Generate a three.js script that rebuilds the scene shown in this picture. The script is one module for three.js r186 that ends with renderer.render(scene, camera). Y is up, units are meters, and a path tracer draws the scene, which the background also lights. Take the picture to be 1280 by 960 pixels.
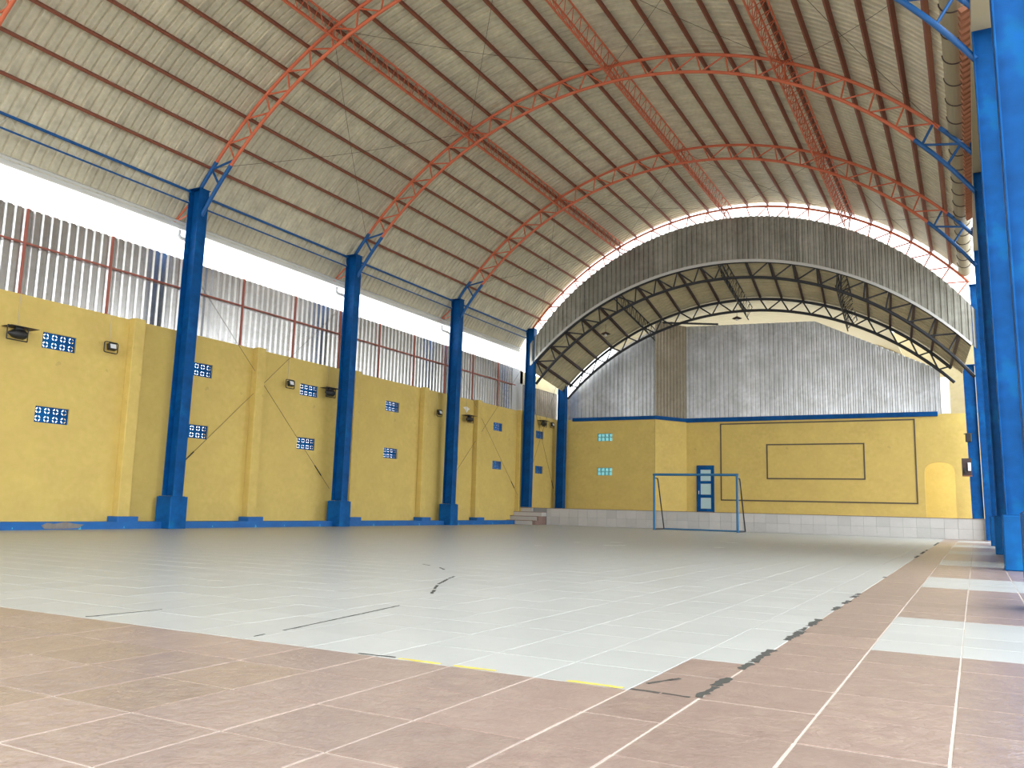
import * as THREE from 'three';
import { mergeGeometries } from 'three/addons/utils/BufferGeometryUtils.js';
import { ImprovedNoise } from 'three/addons/math/ImprovedNoise.js';

// ---------------------------------------------------------------- camera, sky, exposure
const scene = new THREE.Scene();
const camera = new THREE.PerspectiveCamera(2 * Math.atan(480 / 1056.9) * 180 / Math.PI, 4 / 3, 0.05, 300);
const D = Math.PI / 180;
camera.rotation.order = 'YXZ';
camera.position.set(0, 0.6936, 0);
camera.rotation.set(8.2725 * D, 28.6668 * D, 1.4381 * D);
camera.updateMatrixWorld(true);
camera.updateProjectionMatrix();
scene.background = new THREE.Color().setRGB(0.96, 1.0, 1.03);     // bright white overcast sky, all round
const renderer = new THREE.WebGLRenderer();
renderer.shadowMap.enabled = true;
renderer.toneMapping = THREE.LinearToneMapping;
renderer.toneMappingExposure = 5.1;

// ---------------------------------------------------------------- helpers
let seed = 12345;
const rnd = () => (seed = (seed * 1664525 + 1013904223) % 4294967296) / 4294967296;
const rr = (a, b) => a + (b - a) * rnd();
const V = (x, y, z) => new THREE.Vector3(x, y, z);
const perlin = new ImprovedNoise();
const used = {};
function numbered(n) { const k = used[n] = (used[n] ?? -1) + 1; return k ? n + '_' + String(k).padStart(3, '0') : n; }
function shade(o) { o.castShadow = o.receiveShadow = true; return o; }
function thing(name, label, category, [x, y, z] = [0, 0, 0], group) {
  const o = new THREE.Group(); o.name = numbered(name); o.position.set(x, y, z); scene.add(o);
  o.userData = { label, category }; if (group) o.userData.group = group;
  return o;
}
function struct(o, name, label, category) { o.name = name; o.userData = { kind: 'structure', label, category }; if (o.isMesh) shade(o); scene.add(o); return o; }
function tag(o, name, label, category, group) { o.name = numbered(name); o.userData = { label, category }; if (group) o.userData.group = group; shade(o); scene.add(o); return o; }
const offs = (p) => { const v = V(0, 0, 0); for (let q = p; q && q !== scene; q = q.parent) v.add(q.position); return v; };
function part(name, geo, mat, parent, pos) { const m = shade(new THREE.Mesh(geo, mat)); m.name = name; if (pos) m.position.copy(pos).sub(offs(parent)); parent.add(m); return m; }
const UNIT_BOX = new THREE.BoxGeometry(1, 1, 1), UNIT_ROD = new THREE.CylinderGeometry(1, 1, 1, 8, 1);
const UP = V(0, 1, 0);
// straight member between two world points; round when b is undefined
function member(name, a, b, w, h, mat, parent) {
  const m = shade(new THREE.Mesh(h === 0 ? UNIT_ROD : UNIT_BOX, mat)); m.name = name;
  const d = b.clone().sub(a), L = d.length();
  if (h === 0) { m.scale.set(w, L, w); m.quaternion.setFromUnitVectors(UP, d.divideScalar(L)); }
  else {
    const y = d.divideScalar(L); let x = Math.abs(y.z) > 0.9 ? V(1, 0, 0) : V(0, 0, 1); x.addScaledVector(y, -x.dot(y)).normalize();
    m.quaternion.setFromRotationMatrix(new THREE.Matrix4().makeBasis(x, y, x.clone().cross(y))); m.scale.set(w, L, h);
  }
  m.position.copy(a).add(b).multiplyScalar(0.5).sub(offs(parent)); parent.add(m); return m;
}
const rod = (name, a, b, r, mat, parent) => member(name, a, b, r, 0, mat, parent);
// box between two corners, with uv in metres and chamfered edges when c > 0
function boxGeo(x0, x1, y0, y1, z0, z1, c = 0) {
  let g;
  if (c > 0) {
    const w = x1 - x0 - 2 * c, h = y1 - y0 - 2 * c, s = new THREE.Shape();
    s.moveTo(-w / 2, -h / 2 ); s.lineTo(w / 2, -h / 2); s.lineTo(w / 2, h / 2); s.lineTo(-w / 2, h / 2);
    g = new THREE.ExtrudeGeometry(s, { depth: z1 - z0 - 2 * c, bevelEnabled: true, bevelThickness: c, bevelSize: c, bevelSegments: 1, steps: 1 });
    g.translate((x0 + x1) / 2, (y0 + y1) / 2, z0 + c);
  } else { g = new THREE.BoxGeometry(x1 - x0, y1 - y0, z1 - z0); g.translate((x0 + x1) / 2, (y0 + y1) / 2, (z0 + z1) / 2); g = g.toNonIndexed(); }
  return metreUV(g);
}
function metreUV(g) {
  if (g.index) g = g.toNonIndexed();
  g.computeVertexNormals();
  const p = g.attributes.position, n = g.attributes.normal, uv = new Float32Array(p.count * 2);
  for (let i = 0; i < p.count; i++) {
    const ax = Math.abs(n.getX(i)), ay = Math.abs(n.getY(i)), az = Math.abs(n.getZ(i));
    const [u, v] = ay >= ax && ay >= az ? [p.getX(i), p.getZ(i)] : ax >= az ? [p.getZ(i), p.getY(i)] : [p.getX(i), p.getY(i)];
    uv[2 * i] = u; uv[2 * i + 1] = v;
  }
  g.setAttribute('uv', new THREE.BufferAttribute(uv, 2)); return g;
}
// polygon in a plane, pushed out to a thickness: pts [[u, v]...], to(u, v, d) -> world
function slabGeo(pts, t, to, holes = []) {
  const s = new THREE.Shape(pts.map(([a, b]) => new THREE.Vector2(a, b)));
  for (const h of holes) s.holes.push(Array.isArray(h) ? new THREE.Path(h.map(([a, b]) => new THREE.Vector2(a, b))) : h);
  const g = new THREE.ExtrudeGeometry(s, { depth: t, bevelEnabled: false, curveSegments: 10 }), p = g.attributes.position;
  for (let i = 0; i < p.count; i++) { const w = to(p.getX(i), p.getY(i), p.getZ(i)); p.setXYZ(i, w.x, w.y, w.z); }
  return metreUV(g);
}
// ribbed sheet: ribs across u, running along v; bot(u), top(u) limit v; map(u, v, d) -> world with d the rib height
const TRAPEZE = [[0, 0], [0.62, 0], [0.72, 1], [0.9, 1], [1, 0]];
const BACKP = [[0, 0], [0.45, 0], [0.58, 1], [0.85, 1], [1, 0]];
const SIDEP = [[0, 0], [0.58, 0], [0.64, 1], [0.76, 1], [1, 0]];
const WAVE = [[0, 0], [0.25, 0.5], [0.5, 1], [0.75, 0.5], [1, 0]];
function sheetGeo(u0, u1, pitch, prof, h, bot, top, map, nv, uvw = 1) {
  const us = [];
  const n = Math.max(1, Math.round((u1 - u0) / pitch)), pw = (u1 - u0) / n;
  for (let k = 0; k < n; k++) for (let j = 0; j < prof.length - 1; j++) us.push([u0 + (k + prof[j][0]) * pw, prof[j][1] * h, u0 + (k + prof[j + 1][0]) * pw, prof[j + 1][1] * h]);
  const pos = [], uv = [], idx = [];
  for (const [a, da, b, db] of us) {
    const base = pos.length / 3;
    for (let i = 0; i <= nv; i++) for (const [u, d] of [[a, da], [b, db]]) {
      const v = bot(u) + (top(u) - bot(u)) * i / nv, p = map(u, v, d);
      pos.push(p.x, p.y, p.z); uv.push(u, v * uvw);
    }
    for (let i = 0; i < nv; i++) { const q = base + 2 * i; idx.push(q, q + 1, q + 2, q + 1, q + 3, q + 2); }
  }
  const g = new THREE.BufferGeometry();
  g.setAttribute('position', new THREE.Float32BufferAttribute(pos, 3)); g.setAttribute('uv', new THREE.Float32BufferAttribute(uv, 2)); g.setIndex(idx); g.computeVertexNormals();
  return g;
}
function arcTube(cx, cy, R, a0, a1, r, z, seg = 48) {         // pipe along a circle in the xy plane, angles from straight up, clockwise
  const pts = []; for (let i = 0; i <= seg; i++) { const a = a0 + (a1 - a0) * i / seg; pts.push(V(cx + R * Math.sin(a), cy + R * Math.cos(a), z)); }
  return new THREE.TubeGeometry(new THREE.CatmullRomCurve3(pts), seg, r, 8, false);
}
function pathTube(pts, r, seg = 24, rs = 6, tension = 0.02) { return new THREE.TubeGeometry(new THREE.CatmullRomCurve3(pts, false, 'catmullrom', tension), seg, r, rs, false); }
const ORD = ['first', 'second', 'third', 'fourth', 'fifth', 'sixth', 'seventh', 'eighth', 'ninth', 'tenth', 'eleventh', 'twelfth', 'thirteenth', 'fourteenth', 'fifteenth', 'sixteenth', 'seventeenth', 'eighteenth', 'nineteenth', 'twentieth', 'twenty-first', 'twenty-second', 'twenty-third', 'twenty-fourth', 'twenty-fifth', 'twenty-sixth', 'twenty-seventh'];

// ---------------------------------------------------------------- textures and materials
function tex(n, f, srgb, repeat = 1) {                 // tileable from a function of (u, v) in 0..1 -> [r, g, b] 0..1
  const d = new Uint8Array(n * n * 4);
  for (let y = 0; y < n; y++) for (let x = 0; x < n; x++) { const c = f(x / n, y / n), o = (y * n + x) * 4; for (let k = 0; k < 3; k++) d[o + k] = Math.max(0, Math.min(255, c[k] * 255)); d[o + 3] = 255; }
  const t = new THREE.DataTexture(d, n, n); t.wrapS = t.wrapT = THREE.RepeatWrapping; t.magFilter = THREE.LinearFilter; t.minFilter = THREE.LinearMipmapLinearFilter; t.generateMipmaps = true;
  if (srgb) t.colorSpace = THREE.SRGBColorSpace; t.repeat.set(repeat, repeat); t.needsUpdate = true; return t;
}
// periodic noise: octaves of perlin on a torus-like blend
function pn(u, v, f, s) {
  const q = (a, b) => perlin.noise(a * f + s, b * f + s * 1.7, s);
  const wu = u, wv = v;
  return (q(u, v) * (1 - wu) + q(u - 1, v) * wu) * (1 - wv) + (q(u, v - 1) * (1 - wu) + q(u - 1, v - 1) * wu) * wv;
}
const fbm = (u, v, f, s) => pn(u, v, f, s) + 0.5 * pn(u, v, f * 2.1, s + 9) + 0.25 * pn(u, v, f * 4.3, s + 21);
const grey = (x) => [x, x, x];
const wallMap = tex(512, (u, v) => { const a = fbm(u, v, 5, 3), b = fbm(u, v, 28, 8); const k = 0.94 + 0.05 * a + 0.03 * b - (fbm(u, v, 9, 31) > 0.62 ? 0.06 : 0); return [k, k * (0.99 + 0.015 * a), k * (0.95 + 0.05 * b)]; }, true, 0.25);
const metalMap = tex(512, (u, v) => { const a = fbm(u, v, 5, 5), b = fbm(u, v, 30, 2), st = pn(u, 0.2, 40, 14); const k = 0.9 + 0.08 * a + 0.05 * b + 0.06 * st; return [k, k * 0.995, k * (0.98 + 0.02 * b)]; }, true, 0.3);
const stainMap = tex(512, (u, v) => { const a = fbm(u, v, 4, 15), st = pn(u, 0.31, 40, 44) + 0.6 * pn(u, 0.3, 90, 4), b = fbm(u, v, 18, 7); const k = 0.86 + 0.1 * a + 0.1 * st * (0.5 + pn(u, v, 3, 9)) + 0.07 * b; return [k, k, k * (1 + 0.02 * a)]; }, true, 0.35);
const paintMap = tex(512, (u, v) => { const a = fbm(u, v, 5, 61), b = fbm(u, v, 16, 12); const k = 0.84 + 0.16 * a + 0.06 * b, t = Math.max(0, a - 0.25) * 0.5; return [k + t, k + t * 0.6, k]; }, true, 0.5);
const wornMap = tex(512, (u, v) => { const a = fbm(u, v, 6, 71), b = fbm(u, v, 22, 18); const w = a > 0.42 && b > 0.25 ? 1 : 0; return w ? [0.35, 0.72, 0.8] : [0.02, 0.36 + 0.05 * a, 0.63 + 0.06 * a]; }, true, 0.4);
const claybump = tex(1024, (u, v) => { const w = 0.05 * pn(u, v, 6, 3); return grey(0.5 + 0.28 * fbm(u + w, v + w, 22, 6) + 0.08 * pn(u + w, v + w, 70, 13) + 0.25 * fbm(u, v, 9, 41)); }, false, 1 / 0.8);
const clayMap = tex(512, (u, v) => { const a = fbm(u, v, 6, 26), b = fbm(u, v, 40, 11); const k = 0.9 + 0.08 * a + 0.06 * b; return [k, k * (0.985 + 0.02 * a), k * (0.97 + 0.02 * b)]; }, true, 1 / 0.8);
const whiteMap = tex(512, (u, v) => { const a = fbm(u, v, 4, 36), b = fbm(u, v, 24, 16); let k = 0.95 + 0.025 * a + 0.015 * b; return [k, k, k * 0.985]; }, true, 1 / 1.7);
const C = (r, g, b) => new THREE.Color().setRGB(r, g, b);
const M = (o) => new THREE.MeshStandardMaterial({ side: THREE.DoubleSide, roughness: 0.6, ...o });
const m = {
  yellow: M({ color: C(0.7, 0.53, 0.165), map: wallMap, roughness: 0.75 }),
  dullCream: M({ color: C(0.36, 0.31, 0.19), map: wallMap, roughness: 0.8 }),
  cream: M({ color: C(0.78, 0.7, 0.48), map: wallMap, roughness: 0.8 }),
  blue: new THREE.MeshPhysicalMaterial({ side: THREE.DoubleSide, color: C(0.001, 0.1, 0.35), map: paintMap, roughness: 0.58, specularIntensity: 0.28 }),
  blueBar: M({ color: C(0.003, 0.085, 0.28), roughness: 0.45 }),
  worn: M({ color: C(1, 1, 1), map: wornMap, roughness: 0.6 }),
  plinth: new THREE.MeshPhysicalMaterial({ side: THREE.DoubleSide, color: C(0.002, 0.12, 0.4), map: paintMap, roughness: 0.6, specularIntensity: 0.3 }),
  orange: M({ color: C(0.62, 0.15, 0.07), roughness: 0.5 }),
  postRed: M({ color: C(0.34, 0.1, 0.07), roughness: 0.6 }),
  rust: M({ color: C(0.23, 0.07, 0.038), roughness: 0.6 }),
  dark: M({ color: C(0.018, 0.02, 0.026), roughness: 0.5 }),
  darkRust: M({ color: C(0.05, 0.03, 0.028), roughness: 0.6 }),
  black: M({ color: C(0.014, 0.014, 0.014), roughness: 0.5 }),
  wire: M({ color: C(0.09, 0.07, 0.045), roughness: 0.6 }),
  cable: M({ color: C(0.55, 0.5, 0.36), roughness: 0.7 }),
  tinBack: [0, 1, 2].map((i) => M({ color: C(0.74, 0.75, 0.75).multiplyScalar([1, 0.93, 1.06][i]), map: stainMap, roughness: 0.34, metalness: 0.7 })),
  tinSide: [0, 1, 2].map((i) => M({ color: C(0.76, 0.77, 0.78).multiplyScalar([1, 0.96, 1.03][i]), map: metalMap, roughness: 0.27, metalness: 0.85 })),
  tinBrown: M({ color: C(0.4, 0.34, 0.25), map: stainMap, roughness: 0.6 }),
  roof: [0, 1, 2].map((i) => M({ color: C(0.76, 0.71, 0.55).multiplyScalar([1, 0.95, 1.04][i]), map: metalMap, roughness: 0.5, metalness: 0.05 })),
  stageRoof: [0, 1, 2].map((i) => M({ color: C(0.58, 0.52, 0.34).multiplyScalar([1, 0.94, 1.04][i]), map: metalMap, roughness: 0.6 })),
  fascia: [0, 1, 2].map((i) => M({ color: C(0.54, 0.53, 0.46).multiplyScalar([1, 0.86, 1.07][i]), map: stainMap, roughness: 0.4, metalness: 0.5 })),
  pale: new THREE.MeshPhysicalMaterial({ side: THREE.DoubleSide, color: C(0.56, 0.51, 0.37), roughness: 0.9, transmission: 0.05, thickness: 0 }),
  gutter: M({ color: C(0.36, 0.31, 0.2), roughness: 0.6 }),
  zinc: M({ color: C(0.6, 0.6, 0.58), roughness: 0.5, metalness: 0.2 }),
  pvc: M({ color: C(0.75, 0.76, 0.74), roughness: 0.4 }),
  terracotta: M({ color: C(0.32, 0.13, 0.065), map: clayMap, roughness: 0.85 }),
  white: [0, 1, 2, 3].map((i) => M({ color: C(0.415, 0.425, 0.42).multiplyScalar([1, 0.97, 1.03, 0.985][i]), map: whiteMap, roughness: 0.36 })),
  brown: [0, 1, 2, 3].map((i) => new THREE.MeshPhysicalMaterial({ side: THREE.DoubleSide, color: C(0.32, 0.238, 0.205).multiplyScalar([1, 0.93, 1.05, 0.98][i]), map: clayMap, bumpMap: claybump, bumpScale: 0.007, roughness: 0.3, ior: 1.75 })),
  tan: [0, 1].map((i) => new THREE.MeshPhysicalMaterial({ side: THREE.DoubleSide, color: C(0.31, 0.23, 0.18).multiplyScalar([1, 0.94][i]), map: clayMap, bumpMap: claybump, bumpScale: 0.007, roughness: 0.32, ior: 1.7 })),
  groutLight: M({ color: C(0.46, 0.4, 0.34), roughness: 0.9 }),
  groutGrey: M({ color: C(0.27, 0.27, 0.26), roughness: 0.9 }),
  stageTile: [0, 1, 2].map((i) => M({ color: C(0.52, 0.5, 0.49).multiplyScalar([1, 0.94, 1.05][i]), map: whiteMap, roughness: 0.4 })),
  concrete: M({ color: C(0.3, 0.27, 0.24), map: stainMap, roughness: 0.9 }),
  paving: M({ color: C(0.5, 0.48, 0.44), map: stainMap, roughness: 0.9 }),
  brownStone: M({ color: C(0.3, 0.2, 0.17), map: clayMap, roughness: 0.7 }),
  marking: M({ color: C(0.055, 0.055, 0.045), map: stainMap, roughness: 0.8 }),
  yellowLine: M({ color: C(0.75, 0.6, 0.1), map: stainMap, roughness: 0.7 }),
  doorPane: M({ color: C(0.42, 0.6, 0.62), roughness: 0.25 }),
  steel: M({ color: C(0.6, 0.6, 0.6), roughness: 0.3, metalness: 0.9 }),
  led: M({ color: C(0.7, 0.72, 0.75), roughness: 0.3 }),
  glass: new THREE.MeshPhysicalMaterial({ side: THREE.DoubleSide, color: C(0.3, 0.5, 0.5), roughness: 0.35, transmission: 0.7, thickness: 0 }),
  mint: M({ color: C(0.12, 0.3, 0.3), roughness: 0.5 }),
  houseWhite: M({ color: C(0.8, 0.8, 0.78), roughness: 0.7 }),
  peel: M({ color: C(0.78, 0.76, 0.68), roughness: 0.9 }),
};

// ---------------------------------------------------------------- layout constants (metres)
const CX = -8.0, TOP = { y: 1.87, R: 10.6 }, BOT = { y: 2.0, R: 10.02 };
const ROOF_R = 10.76, BAY = 6, ARCH_Z = [-7.94, -13.8, -19.8, -25.8, -31.8];
const WALL_X = -17.0, WALL_TOP = 4.77, TIN_TOP = 6.62, STAGE_Z = -31.97, STAGE_Y = 0.69;
const on = (c, cx, a, z) => V(cx + c.R * Math.sin(a), c.y + c.R * Math.cos(a), z);

// ---------------------------------------------------------------- floor
const floor = struct(new THREE.Mesh(boxGeo(-17.3, 3.2, -0.25, -0.0022, -38.2, 9), m.groutLight), 'floor', 'tiled hall floor, pale court with brown border', 'floor');
part('court_grout', boxGeo(-17.0, -0.96, -0.02, -0.0018, -31.97, -3.245), m.groutGrey, floor);
const xj = [-1.225]; for (let x = -1.225 - 0.409; x > -17.1; x -= 0.409) xj.push(x); xj.reverse(); xj.push(-0.945, -0.52); for (let x = -0.097; x < 3.2; x += 0.423) xj.push(x);
const zj = []; for (let z = -3.245 + 0.431 * 6; z > -32.0; z -= z > -3.2 ? 0.431 : 0.4255) zj.push(z); zj.push(STAGE_Z);
function tileGeo(w, d, du, dv) {
  const c = 0.0015, h = 0.006, W = w / 2, L = d / 2, i = [[-W, -L], [W, -L], [W, L], [-W, L]], t = i.map(([x, z]) => [x - Math.sign(x) * c, z - Math.sign(z) * c]);
  const pos = [], quad = (a, b, cc, e) => pos.push(...a, ...cc, ...b, ...a, ...e, ...cc);
  const T = t.map(([x, z]) => [x, 0, z]), S = i.map(([x, z]) => [x, -c, z]), B = i.map(([x, z]) => [x, -h, z]);
  quad(T[0], T[1], T[2], T[3]);
  for (let k = 0; k < 4; k++) { const n = (k + 1) % 4; quad(T[n], T[k], S[k], S[n]); quad(S[n], S[k], B[k], B[n]); }
  const g = new THREE.BufferGeometry(); g.setAttribute('position', new THREE.Float32BufferAttribute(pos, 3)); g.computeVertexNormals();
  const uv = []; for (let k = 0; k < pos.length; k += 3) uv.push(pos[k] + du, pos[k + 2] + dv);
  g.setAttribute('uv', new THREE.Float32BufferAttribute(uv, 2)); return g;
}
const tiles = [];
for (let i = 0; i + 1 < xj.length; i++) for (let k = 0; k + 1 < zj.length; k++) {
  const x = (xj[i] + xj[i + 1]) / 2, z = (zj[k] + zj[k + 1]) / 2, w = xj[i + 1] - xj[i], d = zj[k] - zj[k + 1];
  if (w < 0.1 || d < 0.05) continue;
  const court = x < -0.95 && z < -3.24 && !(x > -1.23 && z > -4.1);
  const row = Math.round((-3.245 - zj[k]) / 0.4255), aisle = x > -0.52 && [0, 1, 2, 3].includes(((row - 4) % 11 + 11) % 11) && row >= 0;
  let kind = court || aisle ? 'white' : 'brown';
  if (kind === 'brown' && x < -2.4 && rnd() < 0.35) kind = 'tan';
  const cs = [[-0.5, -0.5], [0.5, -0.5], [0.5, 0.5], [-0.5, 0.5]].map(([a, b]) => V(x + a * w, 0, z + b * d));
  let area = 0, seen = false;
  if (cs.every((p) => p.clone().applyMatrix4(camera.matrixWorldInverse).z < -0.1)) {
    const q = cs.map((p) => p.clone().project(camera)).map((p) => [Math.max(-1, Math.min(1, p.x)), Math.max(-1, Math.min(1, p.y))]);
    for (let a = 0; a < 4; a++) { const b = (a + 1) % 4; area += q[a][0] * q[b][1] - q[b][0] * q[a][1]; }
    area = Math.abs(area); seen = area > 0;
  }
  tiles.push({ x, z, w, d, kind, area });
}
tiles.sort((a, b) => b.area - a.area);
const tgeo = {}, rest = { white: [], brown: [], tan: [] };
tiles.forEach((t, i) => {
  const gap = t.kind === 'white' ? 0.004 : 0.008, w = +(t.w - gap).toFixed(3), d = +(t.d - gap).toFixed(3), v = Math.floor(rnd() * 5);
  if (i < 300) {
    const key = w + '_' + d + '_' + v, g = tgeo[key] ??= tileGeo(w, d, v * 0.37, v * 0.61);
    const o = part('tile', g, m[t.kind][Math.floor(rnd() * m[t.kind].length)], floor, V(t.x, rr(-0.0008, 0.0008), t.z));
  } else { const g = tileGeo(w, d, v * 0.37, v * 0.61); g.translate(t.x, 0, t.z); rest[t.kind].push(g); }
});
for (const k of ['white', 'brown', 'tan']) if (rest[k].length) { const o = part('tile_field', mergeGeometries(rest[k]), m[k][0], floor); o.userData.kind = 'stuff'; }
// worn line paint on the tiles: short broken pieces with uneven edges, following lines on the floor
function paintPatch(pts, width, mat, name = 'line_marking') {
  const L = [], Rr = []; let n = 0;
  for (let i = 0; i + 1 < pts.length; i++) {
    const [ax, az] = pts[i], [bx, bz] = pts[i + 1], len = Math.hypot(bx - ax, bz - az), st = Math.max(2, Math.round(len / 0.03)), nx = -(bz - az) / len, nz = (bx - ax) / len;
    for (let k = i ? 1 : 0; k <= st; k++) { const t = k / st, w1 = width * rr(0.12, 0.55), w2 = width * rr(0.12, 0.55), x = ax + (bx - ax) * t, z = az + (bz - az) * t; L.push([x + nx * w1, z + nz * w1]); Rr.push([x - nx * w2, z - nz * w2]); }
  }
  const poly = [...L, ...Rr.reverse()];
  part(name, slabGeo(poly.map(([x, z]) => [x, -z]), 0.0012, (u, v, d) => V(u, 0.0005 + d, -v)), mat, floor);
}
const bl = (z0, z1, w = 0.05) => paintPatch([[-0.955, z0], [-0.95, z1]], w, m.marking);
for (const [a, b, w] of [[-3.27, -3.5, 0.045], [-3.52, -3.72, 0.05], [-3.95, -4.14, 0.05], [-4.17, -4.6, 0.055], [-5.0, -5.42, 0.06], [-5.46, -5.62, 0.04], [-5.7, -6.12, 0.06], [-6.75, -7.05, 0.06], [-7.3, -7.6, 0.055], [-7.9, -8.1, 0.06], [-8.2, -8.36, 0.05], [-10.7, -10.85, 0.05], [-16.4, -17.3, 0.06], [-18.2, -19.5, 0.06], [-20, -20.6, 0.05], [-24, -27, 0.06]]) bl(a, b, w);
for (const p of [[[-1.22, -3.262], [-1.1, -3.258]], [[-1.09, -3.257], [-0.98, -3.25]], [[-1.2, -3.4], [-1.135, -3.55]], [[-1.15, -3.52], [-1.12, -3.58]], [[-4.57, -3.31], [-4.53, -3.77]], [[-4.585, -3.28], [-4.55, -3.34]], [[-3.33, -3.58], [-3.4, -4.05]], [[-3.4, -4.05], [-3.53, -4.92]], [[-3.3, -3.33], [-3.31, -3.42]], [[-2.56, -3.255], [-2.36, -3.275]]]) paintPatch(p, p[0][0] < -3 ? 0.018 : 0.022, m.marking);
for (const p of [[[-2.33, -3.262], [-2.11, -3.262]], [[-2.04, -3.262], [-1.83, -3.265]], [[-1.49, -3.262], [-1.25, -3.258]]]) paintPatch(p, 0.035, m.yellowLine);
for (const p of [[[-3.81, -5.73], [-3.95, -5.98]], [[-4.0, -6.06], [-4.16, -6.35]], [[-4.22, -6.45], [-4.44, -6.95]], [[-4.47, -7.02], [-4.56, -7.25]], [[-5.12, -7.93], [-5.32, -8.14]], [[-5.57, -8.32], [-5.76, -8.45]]]) paintPatch(p, 0.035, m.marking);
// white scuffs on the court
for (const [x, z] of [[-6.9, -17.2], [-7.4, -16.4], [-6.4, -15.6], [-6.2, -15.9], [-7.2, -14.2], [-5.4, -20.5], [-5.1, -19.9], [-3.6, -20.6], [-3.2, -21.4], [-4.6, -17]]) { const a = rr(0.1, 0.3); paintPatch([[x, z], [x + a, z + rr(-0.1, 0.1)]], rr(0.03, 0.08), m.peel, 'scuff_mark'); }
// ground outside the open front and beside the hall
struct(new THREE.Mesh(boxGeo(-60, 60, -0.5, -0.26, -70, 50), m.paving), 'ground', 'bare concrete ground around the hall', 'ground');

// ---------------------------------------------------------------- the long yellow wall with vents
const ventZ = [-10.94, -14.72, -18.72, -22.8, -26.62, -30.0, -33.8], ventY = [3.92, 2.36], VW = 0.76, VH = 0.34;
const rect = (u0, u1, v0, v1) => [[u0, v0], [u1, v0], [u1, v1], [u0, v1]];
const holes = []; for (const z of ventZ) for (const y of ventY) holes.push(rect(-z - VW / 2, -z + VW / 2, y - VH / 2, y + VH / 2));
const wallLeft = struct(new THREE.Mesh(slabGeo(rect(-9, 36.2, 0, WALL_TOP), 0.16, (u, v, d) => V(WALL_X - 0.16 + d, v, -u), holes), m.yellow), 'wall_left', 'long yellow plastered side wall with piers', 'wall');
let PIER_N = 0;
for (const z of [-31.75, -28.2, -24.52, -20.7, -16.58, -12.72, -8.8, -4.8]) {
  const pier = struct(new THREE.Group(), numbered('wall_pier'), `yellow wall pier, ${ORD[PIER_N++]} from the stage stairs`, 'pier'); pier.position.set(WALL_X, 0, z);
  part('shaft', boxGeo(0, 0.2, 0.16, WALL_TOP + 0.02, -0.15, 0.15, 0.012), m.yellow, pier);
  if (z > -30) part('foot_block', boxGeo(0, 0.38, 0, 0.27, -0.27, 0.27, 0.02), m.worn, pier);
}
part('peeled_patch', slabGeo([[27.25, 4.42], [27.5, 4.47], [27.75, 4.4], [27.62, 4.33], [27.5, 4.22], [27.4, 4.34]], 0.002, (u, v, d) => V(WALL_X + d, v, -u)), m.peel, wallLeft);
const kerb = struct(new THREE.Mesh(boxGeo(WALL_X, -16.58, 0, 0.155, -30.85, 9, 0.01), m.worn), 'baseboard_left', 'blue painted kerb along the foot of the yellow wall', 'kerb');
part('chipped_patch', slabGeo([[10.75, 0.02], [11.1, 0.015], [11.5, 0.03], [11.62, 0.1], [11.4, 0.12], [11.2, 0.156], [10.95, 0.12], [10.8, 0.14], [10.68, 0.09]], 0.006, (u, v, d) => V(-16.581 + d, v, -u)), m.concrete, kerb);
// breeze block vents: blue block with four by two pierced rosettes
function ventShape() {
  const hs = [];
  for (let i = 0; i < 4; i++) for (let k = 0; k < 2; k++) {
    const cx = -VW / 2 + VW * (i + 0.5) / 4, cy = -VH / 2 + VH * (k + 0.5) / 2;
    for (let q = 0; q < 4; q++) { const a0 = q * Math.PI / 2 + 0.3, a1 = a0 + Math.PI / 2 - 0.6, pts = []; for (let s = 0; s <= 4; s++) { const a = a0 + (a1 - a0) * s / 4; pts.push([cx + 0.064 * Math.cos(a), cy + 0.062 * Math.sin(a)]); } for (let s = 4; s >= 0; s--) { const a = a0 + (a1 - a0) * s / 4; pts.push([cx + 0.04 * Math.cos(a), cy + 0.04 * Math.sin(a)]); } hs.push(pts); }
  }
  return slabGeo(rect(-VW / 2 + 0.004, VW / 2 - 0.004, -VH / 2 + 0.004, VH / 2 - 0.004), 0.016, (u, v, d) => V(d - 0.05, v, -u), hs);
}
const ventGeo = ventShape();
const between = ['in the wall length facing the brown tiles', 'beside the third column from the stairs', 'before the second column from the stairs', 'past the second column from the stairs', 'behind the column next to the stairs', 'near the stage stairs', 'above the stage floor'];
ventZ.forEach((z, i) => ventY.forEach((y, k) => { const o = new THREE.Mesh(ventGeo, m.blue); o.position.set(WALL_X, y, z); tag(o, 'vent_block', `blue pierced vent block, ${k ? 'lower' : 'upper'} of two, ${between[i]}`, 'vent block', 'blue vent blocks in the yellow wall'); }));

// ---------------------------------------------------------------- tin cladding above the wall
const clad = struct(new THREE.Group(), 'wall_left_cladding', 'ribbed grey tin sheets standing on the yellow side wall', 'cladding');
for (let z = 8.8; z > -31.5; z -= 0.8) part('tin_sheet', sheetGeo(-z, -z + 0.8, 0.2, SIDEP, 0.05, () => WALL_TOP - 0.03, () => TIN_TOP + (rnd() - 0.5) * 0.0, (u, v, d) => V(WALL_X - 0.12 - d, v, -u), 1), m.tinSide[Math.floor(rnd() * 3)], clad);
const clad2 = struct(new THREE.Group(), 'wall_stage_cladding', 'brownish tin sheets over the wall beside the stage', 'cladding');
for (let z = -32.0; z > -35.7; z -= 0.8) part('tin_sheet', sheetGeo(-z, Math.min(-z + 0.8, 35.8), 0.2, SIDEP, 0.05, () => WALL_TOP - 0.02, () => 6.0, (u, v, d) => V(WALL_X - 0.12 - d, v, -u), 1), m.tinBrown, clad2);
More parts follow.
